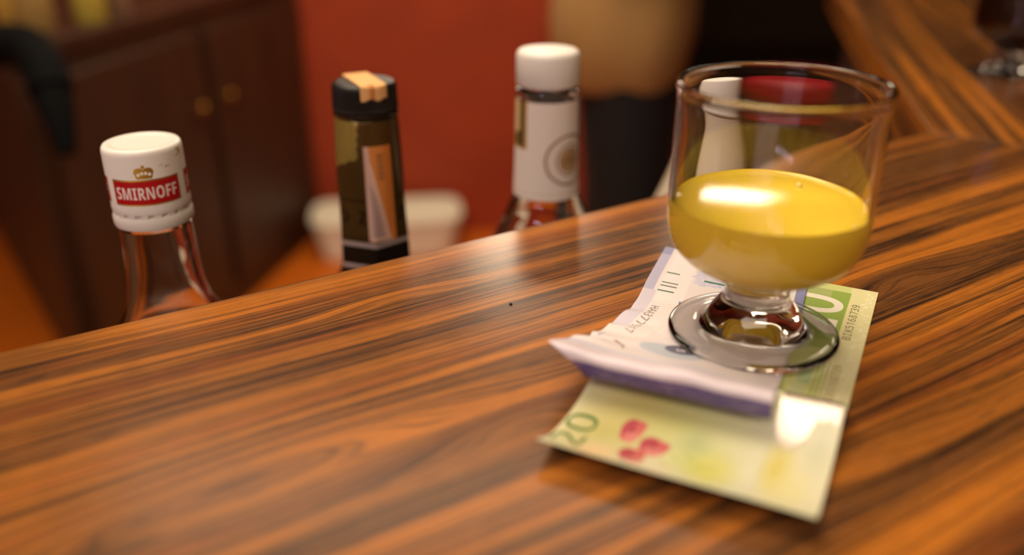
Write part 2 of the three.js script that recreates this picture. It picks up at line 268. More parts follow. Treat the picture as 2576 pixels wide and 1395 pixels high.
// 2. dark gold bottle with ribbed black cap and orange tax strip
{
  const x = -0.0695, z = -0.4103, b = thing('liqueur_bottle', 'dark bottle with gold foil neck, ribbed black cap and orange paper strip', 'bottle', [x, RAIL, z], faceCamera(x, z)), o = TOP - RAIL, Y = (h) => o + h;
  // the round neck turns into two flat faces that meet at an edge towards the guests
  const facet = (a, y) => { const k = smooth(Y(0.012), Y(-0.02), y); let c = 1; const n = 6, q = Math.PI / n, m = ((a - 0.03) % (2 * q) + 2 * q) % (2 * q) - q; c = lerp(1, Math.cos(q) / Math.cos(m === -q ? q : Math.abs(m) - 0) * 1.10, k * 0.92); return c; };
  const prof = curve([[0.0376, 0.012], [0.0376, 0.05], [0.0376, Y(-0.095)], [0.034, Y(-0.075)], [0.0255, Y(-0.06)], [0.0195, Y(-0.049)], [0.0180, Y(-0.042)], [0.0174, Y(-0.03)], [0.0166, Y(-0.008)], [0.0156, Y(0.022)], [0.0150, Y(0.034)]], 110);
  const dark = phys({ name: 'dark_bottle', color: 0x17120d, roughness: 0.12 });
  const lower = prof.filter(([, y]) => y <= Y(-0.0398)), upper = prof.filter(([, y]) => y >= Y(-0.0402));
  mesh('glass_body', revolve([[0, 0.003], [0.033, 0], [0.0366, 0.004], ...lower], 120, { shape: facet }), dark, b);
  const foilMap = canvasTexture(1024, 1024, (g, w, h) => {
    g.fillStyle = '#5c4620'; g.fillRect(0, 0, w, h);
    const top = 0.034, bot = -0.040, yy = (m) => (top - m) / (top - bot) * h;
    g.fillStyle = '#2c2218'; g.fillRect(0, yy(-0.0275), w, h);
    // brighter gold patch with an uneven edge on the upper left
    g.fillStyle = '#b09c50'; g.beginPath(); g.moveTo(w * 0.22, 0); g.lineTo(w * 0.455, 0); for (let i = 0; i <= 10; i++) g.lineTo(w * (0.452 - 0.012 * i * 0.1 + 0.006 * Math.sin(i * 2.1)), yy(0.034 - 0.0015 * i)); for (let i = 0; i <= 14; i++) g.lineTo(w * (0.44 - 0.22 * i / 14), yy(0.017 - 0.0005 * Math.sin(i * 1.7) - 0.009 * i / 14)); g.fill();
    // dark ornamental lettering band
    g.fillStyle = '#221a12'; g.font = 'bold 120px serif'; g.textBaseline = 'middle'; g.textAlign = 'center';
    for (let k = 0; k < 10; k++) { g.save(); g.translate((k + 0.5) * w / 10, yy(-0.0125)); g.scale(0.62, 1.1); g.fillText('ZO'[k % 2], 0, 0); g.restore(); }
    g.fillRect(0, yy(-0.0035), w, 9); g.fillRect(0, yy(-0.0225), w, 9);
    g.fillStyle = '#d8c8c4'; g.fillRect(0, yy(-0.0252), w, yy(-0.0274) - yy(-0.0252)); g.fillRect(0, yy(-0.0368), w, yy(-0.0390) - yy(-0.0368));
    for (let k = 0; k < 700; k++) { g.fillStyle = `rgba(${rnd() > 0.5 ? '150,128,70' : '50,38,20'},0.10)`; g.fillRect(rnd() * w, rnd() * h * 0.8, 3 + rnd() * 30, 2 + rnd() * 10); }
  });
  const foil = mesh('foil_neck', revolve([...upper, [0.0146, Y(0.0344)], [0.011, Y(0.0346)], [0.011, Y(0.036)]], 180, { shape: facet, vy: [Y(-0.040), Y(0.034)] }), phys({ map: foilMap, metalness: 0.55, roughness: 0.3 }), b);
  // crease of the shrunk foil
  const rAt = (y) => { for (let i = 1; i < prof.length; i++) if (prof[i][1] >= y) { const [r0, y0] = prof[i - 1], [r1, y1] = prof[i]; return lerp(r0, r1, (y - y0) / (y1 - y0 || 1)); } return prof[prof.length - 1][0]; };
  const onNeck = (a, h, off) => { const y = Y(h), r = rAt(y) * facet(a, y) + off; return new THREE.Vector3(r * Math.sin(a), y, r * Math.cos(a)); };
  const stripMap = canvasTexture(256, 1024, (g, w, h) => {
    g.fillStyle = '#cf7f34'; g.fillRect(0, 0, w, h);
    g.fillStyle = '#c97026'; g.fillRect(w * 0.72, 0, w * 0.2, h * 0.95);
    g.fillStyle = '#cfa693'; g.beginPath(); g.moveTo(0, 0); g.lineTo(w * 0.17, 0); g.lineTo(w * 0.22, h * 0.18); g.lineTo(w * 0.78, h); g.lineTo(0, h); g.fill();
    g.fillStyle = '#a88a80'; g.beginPath(); g.moveTo(w * 0.12, h * 0.35); g.lineTo(w * 0.3, h * 0.5); g.lineTo(w * 0.55, h * 0.95); g.lineTo(w * 0.12, h * 0.95); g.fill();
    g.strokeStyle = '#e4c0b0'; g.lineWidth = 12; g.beginPath(); g.moveTo(w * 0.2, h * 0.18); g.lineTo(w * 0.76, h * 0.99); g.stroke();
    g.save(); g.translate(w * 0.56, h * 0.21); g.rotate(Math.PI / 2); g.font = 'bold 76px monospace'; g.fillStyle = '#5a3a30'; g.textAlign = 'center'; g.textBaseline = 'middle'; g.scale(1.25, 1); g.fillText('60999', 0, 0); g.restore();
  });
  const A0 = -0.16, A1 = 0.66;
  mesh('paper_strip', sheet((u, v) => onNeck(lerp(A0, A1, u) + lerp(0.02, 0.0, v), lerp(-0.0240, 0.0228, v) - 0.001 * u * (1 - v), 0.00025), 24, 40, 0.0002), std({ map: stripMap, roughness: 0.75 }), foil);
  const black = phys({ name: 'black_plastic', color: 0x14110f, roughness: 0.42 });
  const ribs = (a, y) => (y > Y(0.0385) && y < Y(0.0487) ? 1 + 0.011 * Math.cos(a * 90) : 1);
  const cap = mesh('cap', revolve([[0.0142, Y(0.0376)], [0.0153, Y(0.0378)], [0.0155, Y(0.0386)], [0.0152, Y(0.039)], [0.0151, Y(0.045)], [0.0150, Y(0.0485)], [0.0146, Y(0.0497)], [0.0136, Y(0.0505)], [0.012, Y(0.0507)], [0, Y(0.0507)]], 720, { shape: ribs }), black, b);
  mesh('collar', revolve([[0.0125, Y(0.0375)], [0.0150, Y(0.0372)], [0.0156, Y(0.0364)], [0.0154, Y(0.0354)], [0.0148, Y(0.0346)], [0.0146, Y(0.0340)]], 96), phys({ color: 0x2a2018, roughness: 0.12 }), b);
  // strip folded over the cap
  const half = 0.0062, capR = 0.0156, turn = 0.28;
  const over = (u, v) => { // v: 0 back rim .. 1 front lower end
    const w = lerp(-half, half, u), L = 2 * 0.0146, d = v * (L + 0.0066); let p;
    if (d < L - 0.001) p = new THREE.Vector3(w, Y(0.0511), -0.0146 + d + 0.0);
    else { const k = clamp((d - L + 0.001) / 0.0026), ang = k * Math.PI / 2, rest = Math.max(0, d - L - 0.0016), zz = Math.sqrt(capR * capR - w * w); p = new THREE.Vector3(w, Y(0.0511) - 0.0016 * (1 - Math.cos(ang)) - rest - 0.0006 * rest / 0.005 * Math.sin(w * 900), Math.min(0.0136 + 0.0022 * Math.sin(ang), zz + 0.0002 + 0 * ang)); if (k >= 1) p.z = zz + 0.0002; }
    const c = Math.cos(turn), s = Math.sin(turn); return new THREE.Vector3(p.x * c + p.z * s, p.y, -p.x * s + p.z * c);
  };
  mesh('paper_seal', sheet(over, 12, 60, 0.00022), std({ roughness: 0.75, map: canvasTexture(128, 512, (g, w, h) => { g.fillStyle = '#e6b070'; g.fillRect(0, 0, w, h); g.fillStyle = '#d08a48'; g.fillRect(w * 0.3, 0, w * 0.22, h * 0.25); g.fillStyle = '#d89a58'; for (let k = 0; k < 60; k++) g.fillRect(rnd() * w, rnd() * h, 4 + rnd() * 22, 2 + rnd() * 5); g.fillStyle = '#c27838'; g.fillRect(w * 0.4, 0, w * 0.12, h * 0.2); }) }), cap);
}

// 3. clear bottle with white cap and white neck label
{
  const x = 0.0182, z = -0.4463, b = thing('white_label_bottle', 'clear bottle with plain white cap and white neck label with brown round seal', 'bottle', [x, RAIL, z], faceCamera(x, z)), o = TOP - RAIL, Y = (h) => o + h;
  const outer = [[0, 0.004], [0.03, 0], [0.036, 0.004], [0.0368, 0.014], ...curve([[0.0368, 0.05], [0.0368, Y(-0.08)], [0.0345, Y(-0.062)], [0.0282, Y(-0.042)], [0.0212, Y(-0.027)], [0.0176, Y(-0.018)], [0.0164, Y(-0.008)], [0.0158, Y(0.02)], [0.0156, Y(0.035)]], 70), [0.0160, Y(0.0358)], [0.0162, Y(0.0375)], [0.0158, Y(0.039)], [0.0136, Y(0.0398)], [0.0136, Y(0.055)]];
  const inner = [[0.0108, Y(0.055)], ...curve([[0.0112, Y(0.03)], [0.0130, Y(-0.012)], [0.0178, Y(-0.029)], [0.025, Y(-0.045)], [0.0312, Y(-0.064)], [0.0336, Y(-0.084)], [0.0338, 0.06], [0.0338, 0.014]], 50), [0.028, 0.008], [0, 0.009]];
  mesh('glass_body', revolve([...outer, ...inner], 96), clearGlass(0xf0e4dc, 0.1), b);
  mesh('cap', revolve([[0.0140, Y(0.0412)], [0.0158, Y(0.0410)], [0.0162, Y(0.0418)], [0.0161, Y(0.0555)], [0.0156, Y(0.0572)], [0.0144, Y(0.0582)], [0.0130, Y(0.0584)], [0, Y(0.0584)]], 96), whitePlastic, b);
  const wrap = canvasTexture(2048, 1024, (g, w, h) => {
    g.fillStyle = '#e6d8cc'; g.fillRect(0, 0, w, h);
    const top = 0.0345, bot = -0.0165, yy = (m) => (top - m) / (top - bot) * h, ux = (deg) => w * (0.5 + deg / 360);
    g.fillStyle = '#a8813c'; g.fillRect(ux(-104), 0, ux(-38) - ux(-104), yy(0.0098));
    g.fillStyle = '#d8bc8c'; g.fillRect(ux(-96), 0, ux(-60) - ux(-96), yy(0.0165)); g.fillStyle = '#5e4c22'; g.fillRect(ux(-56), 0, ux(-45) - ux(-56), yy(0.013));
    g.fillStyle = '#54431e'; g.fillRect(ux(-70), yy(0.0185), ux(-45) - ux(-70), yy(0.0112) - yy(0.0185));
    const cx = ux(46), cy = yy(0.0045), sx = 1.0, r = h * 0.265;
    g.strokeStyle = '#8a6440'; g.lineWidth = 26; g.beginPath(); g.ellipse(cx, cy, r * 1.0 * sx, r * 0.96, 0, 0, 7); g.stroke();
    g.lineWidth = 8; g.setLineDash([14, 12]); g.beginPath(); g.ellipse(cx, cy, r * 0.84, r * 0.82, 0, 0, 7); g.stroke(); g.setLineDash([]);
    g.lineWidth = 18; g.beginPath(); g.ellipse(cx, cy, r * 0.6, r * 0.6, 0, 0, 7); g.stroke();
    g.fillStyle = '#b08a60'; g.beginPath(); g.ellipse(cx, cy, r * 0.5, r * 0.5, 0, 0, 7); g.fill();
    g.fillStyle = '#8a6440'; for (let k = 0; k < 26; k++) { const a = rnd() * 7, q = rnd() * r * 0.42; g.beginPath(); g.ellipse(cx + q * Math.cos(a), cy + q * Math.sin(a), 6 + rnd() * 16, 5 + rnd() * 10, a, 0, 7); g.fill(); }
    g.fillStyle = '#cdb8a4'; g.fillRect(0, h - 70, w, 10);
  });
  mesh('neck_label', revolve([[0.01625, Y(0.0345)], [0.0165, Y(0.02)], [0.0170, Y(-0.004)], [0.0175, Y(-0.0165)]], 96, { vy: [Y(-0.0165), Y(0.0345)] }), std({ map: wrap, roughness: 0.62 }), b);
  mesh('liquid', revolve([[0, 0.0092], [0.028, 0.0084], [0.0336, 0.0145], [0.0337, 0.06], [0.0335, Y(-0.084)], [0.0311, Y(-0.0645)], [0.029, Y(-0.057)], [0, Y(-0.057)]], 64), phys({ color: 0xffffff, roughness: 0.02, transmission: 1, thickness: 0.05, ior: 1.34, attenuationColor: new THREE.Color(0xb8604a), attenuationDistance: 0.05 }), b);
}

// 4. cream bottle standing behind the goblet
{
  const x = 0.1198, z = -0.5234, b = thing('cream_bottle', 'cream white bottle with tall pale cap standing behind the goblet', 'bottle', [x, RAIL, z], faceCamera(x, z)), o = TOP - RAIL, Y = (h) => o + h - 0.009;
  mesh('bottle_body', revolve([[0, 0.003], [0.034, 0], [0.0385, 0.004], ...curve([[0.0395, 0.02], [0.0395, Y(-0.075)], [0.0375, Y(-0.06)], [0.031, Y(-0.046)], [0.0215, Y(-0.022)], [0.0168, Y(-0.006)], [0.0150, Y(0.008)], [0.0146, Y(0.013)]], 50), [0.012, Y(0.0135)]], 72), phys({ color: 0xc9bca8, roughness: 0.3 }), b);
  mesh('collar', revolve([[0.012, Y(0.0135)], [0.0150, Y(0.0137)], [0.0152, Y(0.016)], [0.012, Y(0.0165)]], 64), phys({ color: 0x8a6a34, roughness: 0.35, metalness: 0.7 }), b);
  mesh('cap', revolve([[0.012, Y(0.0163)], [0.0146, Y(0.0166)], [0.0145, Y(0.034)], [0.0138, Y(0.0358)], [0, Y(0.0362)]], 64), whitePlastic, b);
}

// ---------------------------------------------------------------- banknotes
const MM = 0.001;
const far = onBar(2210, 735, 0.0005), near = onBar(2055, 1305, 0.007), nearL = onBar(1358, 1090, 0.007);
const gDir = near.clone().sub(far).setY(0), gLen = gDir.length(); gDir.normalize();
const gLeft = new THREE.Vector3(-gDir.z, 0, gDir.x).multiplyScalar(-1);
if (gLeft.dot(nearL.clone().sub(near)) < 0) gLeft.multiplyScalar(-1);
const gProfile = new THREE.CatmullRomCurve3([[0, 0.4], [40, 0.4], [78, 0.5], [87, 1.6], [93.5, 5.6], [97.5, 8.3], [100, 8.0], [106, 5.4], [114, 2.9], [126, 1.9], [137, 3.2], [gLen / MM, 6.9]].map(([d, h]) => new THREE.Vector3(d, h, 0)), false, 'centripetal');
const gPts = gProfile.getSpacedPoints(120);
{
  const note = thing('green_banknote', 'creased green twenty dollar banknote lying under the goblet and the blue note', 'banknote');
  const map = canvasTexture(1536, 704, (g, w, h) => {
    const k = w / 152.4, X = (s) => s * k, Yq = (q) => h - q * k;                 // s from the near end, q from the right-hand edge
    g.fillStyle = '#dcd8a8'; g.fillRect(0, 0, w, h);
    const patch = (s0, q0, s1, q1, c, blur = 0) => { g.filter = 'none'; g.fillStyle = c; g.fillRect(X(s0), Yq(q1), X(s1 - s0), (q1 - q0) * k); };
    const blob = (s, q, rs, rq, c) => { const gr = g.createRadialGradient(0, 0, 0, 0, 0, 1); gr.addColorStop(0, c); gr.addColorStop(1, c.replace(/[\d.]+\)$/, '0)')); g.save(); g.translate(X(s), Yq(q)); g.scale(rs * k, rq * k); g.fillStyle = gr; g.beginPath(); g.arc(0, 0, 1, 0, 7); g.fill(); g.restore(); };
    patch(64, 9, 152.4, 24, '#c9cf86'); patch(64, 0, 152.4, 9, '#dcd6a2');
    // pale speckles along the lower edge
    for (let i = 0; i < 120; i++) { g.fillStyle = 'rgba(240,236,206,0.6)'; g.save(); g.translate(X(66 + rnd() * 84), Yq(0.6 + rnd() * 3.6)); g.rotate(rnd() * 3); g.fillRect(-5, -3, 10, 6); g.restore(); }
    // large numeral in a green block
    patch(97, 8.6, 147, 36, '#8fa84a'); patch(140, 15, 147, 36, '#a3b06a'); patch(97, 8.6, 103, 36, '#a9b968');
    const numeral = (c, s0, q0, sw, qh) => { g.save(); g.font = '120px sans-serif'; g.textBaseline = 'alphabetic'; g.textAlign = 'left'; g.fillStyle = '#e9e2d2'; g.translate(X(s0), Yq(q0)); g.scale(sw * k / g.measureText(c).width, qh * k / 87); g.fillText(c, 0, 0); g.strokeStyle = '#e9e2d2'; g.lineWidth = 3; g.strokeText(c, 0, 0); g.restore(); };
    numeral('0', 125, 10.4, 17, 22); numeral('2', 107, 10.4, 17, 22);
    // serial numbers
    g.fillStyle = '#4e4a30'; g.textBaseline = 'middle';
    const serial = (txt, s0, s1, q0, q1, c) => { g.save(); g.translate(X((s0 + s1) / 2), Yq((q0 + q1) / 2)); g.rotate(Math.atan2((q0 - q1) * k, (s1 - s0) * k)); g.font = '34px monospace'; g.textAlign = 'center'; const m = g.measureText(txt).width; g.scale((s1 - s0) * k / m, 1.05); g.fillStyle = c; g.fillText(txt, 0, 0); g.restore(); };
    serial('BIK5168739', 109, 138, 5.9, 5.9, '#4e4a30'); serial('BIK5168739', 66, 91, 5.9, 5.9, '#8a7f52');
    // small print and pale patches between
    for (let i = 0; i < 3; i++) for (let q = 0; q < 26; q++) { g.fillStyle = '#8f9a52'; g.fillRect(X(68 + q * 0.95), Yq(8.6 + i * 1.4), 4 + rnd() * 5, 5); }
    patch(75, 12.2, 87, 16, '#a8bd8a'); patch(62, 13, 74, 17, '#c6cc9a'); 
    // near end: flowers, numeral and pastel fields
    patch(0, 0, 62, 69.85, '#d4d2b4');
    blob(20, 58, 26, 20, 'rgba(180,168,92,0.8)'); blob(30, 40, 24, 24, 'rgba(176,178,104,0.75)'); blob(14, 30, 14, 12, 'rgba(190,196,98,0.7)'); blob(36, 52, 18, 18, 'rgba(186,168,98,0.6)');
    blob(6, 56, 8, 9, 'rgba(236,192,152,0.9)'); blob(7, 47, 5, 4, 'rgba(168,172,150,0.8)'); blob(6, 38, 8, 9, 'rgba(216,206,176,0.9)'); blob(24, 34, 9, 6, 'rgba(150,164,120,0.5)'); blob(12, 27, 12, 7, 'rgba(204,198,104,0.8)');
    patch(2, 0, 60, 16, '#d8d4b4'); blob(22, 12.5, 17, 5, 'rgba(204,190,96,0.95)'); blob(14, 8, 16, 6, 'rgba(218,210,150,0.8)'); blob(36, 4, 16, 5, 'rgba(176,184,160,0.5)');
    g.fillStyle = 'rgba(190,190,160,0.7)'; g.fillRect(X(0), Yq(16.1), X(62), 4);
    const poppy = (s, q, rs, rq, t) => { g.save(); g.translate(X(s), Yq(q)); g.rotate(t); for (const [dx, dy, rr, c] of [[0, 0, 1, '#c05a60'], [0.3, -0.45, 0.7, '#ac4850'], [-0.45, 0.3, 0.62, '#cc7c76'], [0.5, 0.5, 0.5, '#c0605e'], [0.08, 0, 0.22, '#8e3a3c']]) { g.fillStyle = c; g.beginPath(); g.ellipse(dx * rs * k, dy * rq * k, rr * rs * k, rr * rq * k, 0, 0, 7); g.fill(); } g.restore(); };
    poppy(22.5, 51, 5.4, 2.9, 0.1); poppy(17.5, 43.5, 4.2, 3.7, 0.3); poppy(10, 47, 4.6, 3.2, -0.1);
    g.strokeStyle = '#a3a850'; g.lineWidth = 5; for (const [s, q] of [[16, 38], [12, 40], [18, 35]]) { g.beginPath(); g.moveTo(X(s), Yq(q)); g.quadraticCurveTo(X(s - 4), Yq(q - 4), X(s - 3), Yq(q - 9)); g.stroke(); }
    g.save(); g.translate(X(4.8), Yq(60.6)); g.scale(1.55, 0.96); g.font = '124px sans-serif'; g.fillStyle = '#4c6e2e'; g.textAlign = 'left'; g.textBaseline = 'alphabetic'; g.fillText('20', 0, 0); g.restore();
  });
  const P = (u, v) => { const f = (1 - u) * (gPts.length - 1), i = Math.min(gPts.length - 2, Math.floor(f)), p = gPts[i].clone().lerp(gPts[i + 1], f - i); // u from the near end, v across from the right-hand edge
    const lift = 1 + 0.25 * (0.5 - v) * smooth(84, 96, p.x) * (1 - smooth(118, 145, p.x)), wob = 0.25 * Math.sin(v * 5 + p.x * 0.05) * smooth(100, 130, p.x);
    return far.clone().setY(TOP).addScaledVector(gDir, p.x * MM).addScaledVector(gLeft, v * 0.06985).setY(TOP + (p.y * lift + wob) * MM); };
  mesh('printed_sheet', sheet((u, v) => P(u, v), 150, 40, 0.00012), phys({ map, roughness: 0.36, side: THREE.DoubleSide }), note);
  // silvery foil window just below the crease
  const foil = (u, v) => { const q = lerp(0.006, 0.235, v), edge = lerp(0.0, 1.0, u), s0 = 0.285 - 0.075 * smooth(0.28, 0.62, v) + 0.03 * smooth(0.85, 1, v) - 0.005 * Math.sin(v * 31), s1 = 0.350, p = P(lerp(s0, s1, edge), q); const e = 1e-3, n = P(lerp(s0, s1, edge) + e, q).sub(P(lerp(s0, s1, edge) - e, q)).cross(P(lerp(s0, s1, edge), q + e).sub(P(lerp(s0, s1, edge), q - e))).normalize(); if (n.y < 0) n.negate(); return p.addScaledVector(n, 0.00014); };
  mesh('foil_window', sheet(foil, 40, 24, 0.00006), phys({ name: 'silver_foil', color: 0xd8cfc8, metalness: 1, roughness: 0.42 }), note).userData = { label: 'silvery foil window' };
}
{
  const note = thing('blue_banknote', 'pale blue five dollar banknote curled up at one end in front of the goblet', 'banknote');
  // rows along the note: left and right ends on the photograph with the height above the bar
  const R = [[1675, 620, 2037, 693, 0.0011, 0.0011], [1632, 695, 2021, 765, 0.0013, 0.0011], [1590, 770, 2005, 832, 0.0014, 0.0011], [1536, 815, 1978, 918, 0.0020, 0.0012], [1482, 846, 1961, 964, 0.0062, 0.0034]].map(([a, b, c, d, h, k]) => [onBar(a, b, h), onBar(c, d, k)]);
  const rl = onBar(1380, 860, 0.0165), rr = onBar(1950, 985, 0.0165);
  const back = (l, d, h) => { const f = rr.clone().sub(rl).setY(0).normalize(), w = new THREE.Vector3(-f.z, 0, f.x); return [rl.clone().addScaledVector(f, l).addScaledVector(w, d).setY(TOP + h), rr.clone().addScaledVector(w, d).setY(TOP + h)]; };
  R.push([rl, rr], back(0.002, 0.0018, 0.0168), back(0.006, 0.0029, 0.0150), back(0.010, 0.0024, 0.0120), back(0.0115, 0.0008, 0.0086));
  const cl = new THREE.CatmullRomCurve3(R.map((r) => r[0]), false, 'centripetal'), cr = new THREE.CatmullRomCurve3(R.map((r) => r[1]), false, 'centripetal');
  const P = (u, v) => { // u from the far end, v across from the left edge
    const a = cl.getPointAt(u), b = cr.getPointAt(u), p = a.lerp(b, v);
    const crumple = smooth(0.36, 0.5, u) * (1 - smooth(0.72, 0.82, u));
    p.y += crumple * (1 - smooth(0.0, 0.35, v)) * 0.0006 * (0.9 + Math.sin(u * 70 + v * 7) + 0.5 * Math.sin(u * 43 + v * 17)) + smooth(0.6, 0.72, u) * (1 - smooth(0.9, 1, u)) * 0.0004 * (Math.sin(v * 11 + 1) + 0.6 * Math.sin(v * 23));
    p.addScaledVector(E1, -crumple * (1 - smooth(0, 0.25, v)) * 0.0008 * Math.sin(u * 52)); return p; };
  const map = canvasTexture(1536, 704, (g, w, h) => {
    const U = (u) => u * 1.066 * w, V = (v) => (1 - v) * h;                   // u from the far end, v from the left-hand edge (bottom of the print)
    g.fillStyle = '#ded4d6'; g.fillRect(0, 0, w, h);
    const rect = (u0, v0, u1, v1, c) => { g.fillStyle = c; g.fillRect(U(u0), V(v1), U(u1 - u0), V(v0) - V(v1)); };
    rect(0, 0.0, 0.42, 0.07, '#aeaac6'); rect(0, 0, 0.05, 0.065, '#8f8fb8'); rect(0.28, 0.0, 0.5, 0.09, '#c9c2d2');
    rect(0.0, 0.85, 0.42, 1, '#8688b6'); rect(0.06, 0.83, 0.12, 0.94, '#e6dcd8'); rect(0.06, 0.90, 0.26, 0.94, '#e6dcd8'); rect(0.16, 0.83, 0.26, 0.9, '#5a608c'); rect(0.26, 0.80, 0.42, 0.88, '#cfc6d2');
    rect(0.05, 0.3, 0.2, 0.6, '#cbc7da'); rect(0.03, 0.10, 0.34, 0.28, '#e6dcdc');
    for (let i = 0; i < 90; i++) { g.fillStyle = 'rgba(150,160,200,0.35)'; g.fillRect(U(0.08 + rnd() * 0.12), V(0.3 + rnd() * 0.3), 4 + rnd() * 12, 3 + rnd() * 30); }
    // dark green and grey bars
    for (const [u, v0, v1, c, t] of [[0.160, 0.10, 0.19, '#4a6a58', 12], [0.168, 0.36, 0.5, '#1c6a48', 16], [0.222, 0.10, 0.21, '#66705e', 11], [0.242, 0.10, 0.21, '#5e6a5a', 11], [0.272, 0.095, 0.205, '#4e6a5a', 12]]) { g.fillStyle = c; g.fillRect(U(u), V(v1), t, V(v0) - V(v1)); }
    g.fillStyle = '#5a6cb8'; g.font = 'bold 64px sans-serif'; g.save(); g.translate(U(0.315), V(0.26)); g.fillText('5', 0, 0); g.restore();
    for (let i = 0; i < 160; i++) { g.fillStyle = 'rgba(226,200,120,0.55)'; g.fillRect(U(0.32 + rnd() * 0.28), V(0.16 + rnd() * 0.24), 7, 4); }
    g.fillStyle = '#4a3c36'; g.font = '46px monospace'; g.textBaseline = 'middle'; g.textAlign = 'left'; g.save(); g.translate(U(0.365), V(0.135)); g.rotate(0.02); g.scale(1.05, 1.15); g.fillText('HAA3779317', 0, 0); g.restore();
    g.fillStyle = '#8a86b4'; g.font = '22px sans-serif'; for (let i = 0; i < 8; i++) g.fillRect(U(0.58 + i * 0.006), V(0.05), 5, 12); g.fillText('IIA', U(0.66), V(0.12));
    g.strokeStyle = 'rgba(150,160,196,0.7)'; g.lineWidth = 3; for (let i = 0; i < 16; i++) { g.beginPath(); g.moveTo(U(0.50 + i * 0.012), V(0.24)); g.quadraticCurveTo(U(0.54 + i * 0.01), V(0.36), U(0.49 + i * 0.014), V(0.62)); g.stroke(); }
    g.fillStyle = 'rgba(150,168,190,0.55)'; g.beginPath(); g.ellipse(U(0.60), V(0.42), 70, 120, 0.1, 0, 7); g.fill(); g.fillStyle = '#5e5e74'; g.beginPath(); g.ellipse(U(0.575), V(0.46), 44, 60, 0, 0, 7); g.fill(); g.fillStyle = '#ded4d6'; g.font = 'bold 46px sans-serif'; g.fillText('5', U(0.575) - 12, V(0.46));
    g.strokeStyle = '#7a2c30'; g.lineWidth = 11; g.beginPath(); g.moveTo(U(0.62), V(0.13)); g.lineTo(U(0.645), V(0.20)); g.stroke(); g.lineWidth = 6; g.strokeStyle = '#8a8280'; g.beginPath(); g.moveTo(U(0.645), V(0.20)); g.lineTo(U(0.68), V(0.225)); g.stroke();
    g.fillStyle = 'rgba(200,200,224,0.8)'; g.fillRect(U(0.72), 0, U(0.05), h);
    g.fillStyle = '#d6cad4'; g.fillRect(U(0.77), 0, U(0.12), h);
    // violet print on the end that folds down
    g.fillStyle = '#66568f'; g.fillRect(U(0.890), 0, w, h);
    for (let i = 0; i < 260; i++) { g.fillStyle = ['rgba(70,56,130,0.5)', 'rgba(150,130,170,0.35)', 'rgba(84,66,140,0.45)'][i % 3]; g.fillRect(U(0.892 + rnd() * 0.05), rnd() * h, 3 + rnd() * 14, 6 + rnd() * 70); }
  });
  map.flipY = true;
  mesh('printed_sheet', sheet((u, v) => P(u, v), 170, 60, 0.00012), phys({ map, roughness: 0.42, side: THREE.DoubleSide }), note);
}

// ---------------------------------------------------------------- goblets
const gobletGlass = phys({ name: 'clear_goblet_glass', color: 0xffffff, roughness: 0.0, transmission: 1, thickness: 0.004, ior: 1.5, attenuationColor: new THREE.Color(0xf4ead8), attenuationDistance: 0.08, specularIntensity: 1 });
const bowlOut = curve([[0.0102, 0.0140], [0.0102, 0.0165], [0.0109, 0.0180], [0.0124, 0.0198], [0.0142, 0.0214], [0.0165, 0.0228], [0.0208, 0.0249], [0.0252, 0.0280], [0.0284, 0.0322], [0.0299, 0.0370], [0.0304, 0.0430], [0.0304, 0.0620], [0.0303, 0.0785], [0.0307, 0.0806], [0.0304, 0.0819], [0.0297, 0.0821], [0.0291, 0.0814], [0.0289, 0.0795]], 130);
const bowlIn = [[0.0289, 0.0620], ...curve([[0.0289, 0.0475], [0.0288, 0.0425], [0.0281, 0.0372], [0.0266, 0.0329], [0.0238, 0.0294], [0.0192, 0.0265], [0.0150, 0.0246], [0.0134, 0.0226], [0.0115, 0.0202], [0.0098, 0.0187], [0.006, 0.0180], [0, 0.0178]], 70)];
const footOut = [...curve([[0, 0.0046], [0.006, 0.0041], [0.011, 0.0022], [0.015, 0.0008], [0.019, 0.0002], [0.022, 0.0]], 24), ...curve([[0.0252, 0], [0.0265, 0.0004], [0.0272, 0.0012], [0.0270, 0.0020], [0.0260, 0.0024], [0.0225, 0.00255], [0.0190, 0.0028], [0.0173, 0.0036], [0.0160, 0.0054], [0.0142, 0.0086], [0.0121, 0.0115], [0.0107, 0.0130], [0.0103, 0.0138]], 60)];
const gobletGeo = revolve([...footOut, ...bowlOut, ...bowlIn], 128);
function fill(level) { const eps = 0.00012, p = [...bowlIn].reverse().filter(([, y]) => y < level - 0.0006).map(([r, y]) => [r > 0 ? r + eps : 0, y - eps]); const R = 0.0289 + eps; return revolve([...p, [R, level], [R - 0.0005, level - 0.0005], [R - 0.0014, level - 0.0009], [R - 0.003, level - 0.0011], [0, level - 0.0011]], 128); }
const G1 = onBar(1891, 836, 0.0024);
{
  const t = thing('goblet', 'short stemmed glass goblet half filled with cloudy yellow drink', 'glass', [G1.x, TOP + 0.0024, G1.z]);
  mesh('goblet_glass', gobletGeo, gobletGlass, t);
  const j = mesh('juice', fill(0.0462), phys({ name: 'cloudy_yellow_juice', color: 0xffdb48, roughness: 0.06 }), t); j.userData = { label: 'cloudy yellow drink' };
  const foam = std({ color: 0xf0dc80, roughness: 0.3 });
  for (const [a, r, s] of [[0.75, 0.020, 0.0011], [2.4, 0.0275, 0.0006], [3.5, 0.027, 0.0005]]) { const m = mesh('bubble', new THREE.SphereGeometry(s, 16, 10), foam, j); m.position.set(r * Math.sin(a), 0.0452 + s * 0.3, -r * Math.cos(a)); }
}
{
  const p = onBar(2528, 185), t = thing('goblet', 'short stemmed glass goblet holding dark red drink on the angled counter', 'glass', [p.x, TOP + 0.0001, p.z]);
  mesh('goblet_glass', gobletGeo, gobletGlass, t);
  mesh('dark_drink', fill(0.066), phys({ name: 'dark_red_drink', color: 0x240604, roughness: 0.05 }), t).userData = { label: 'dark red drink' };
}
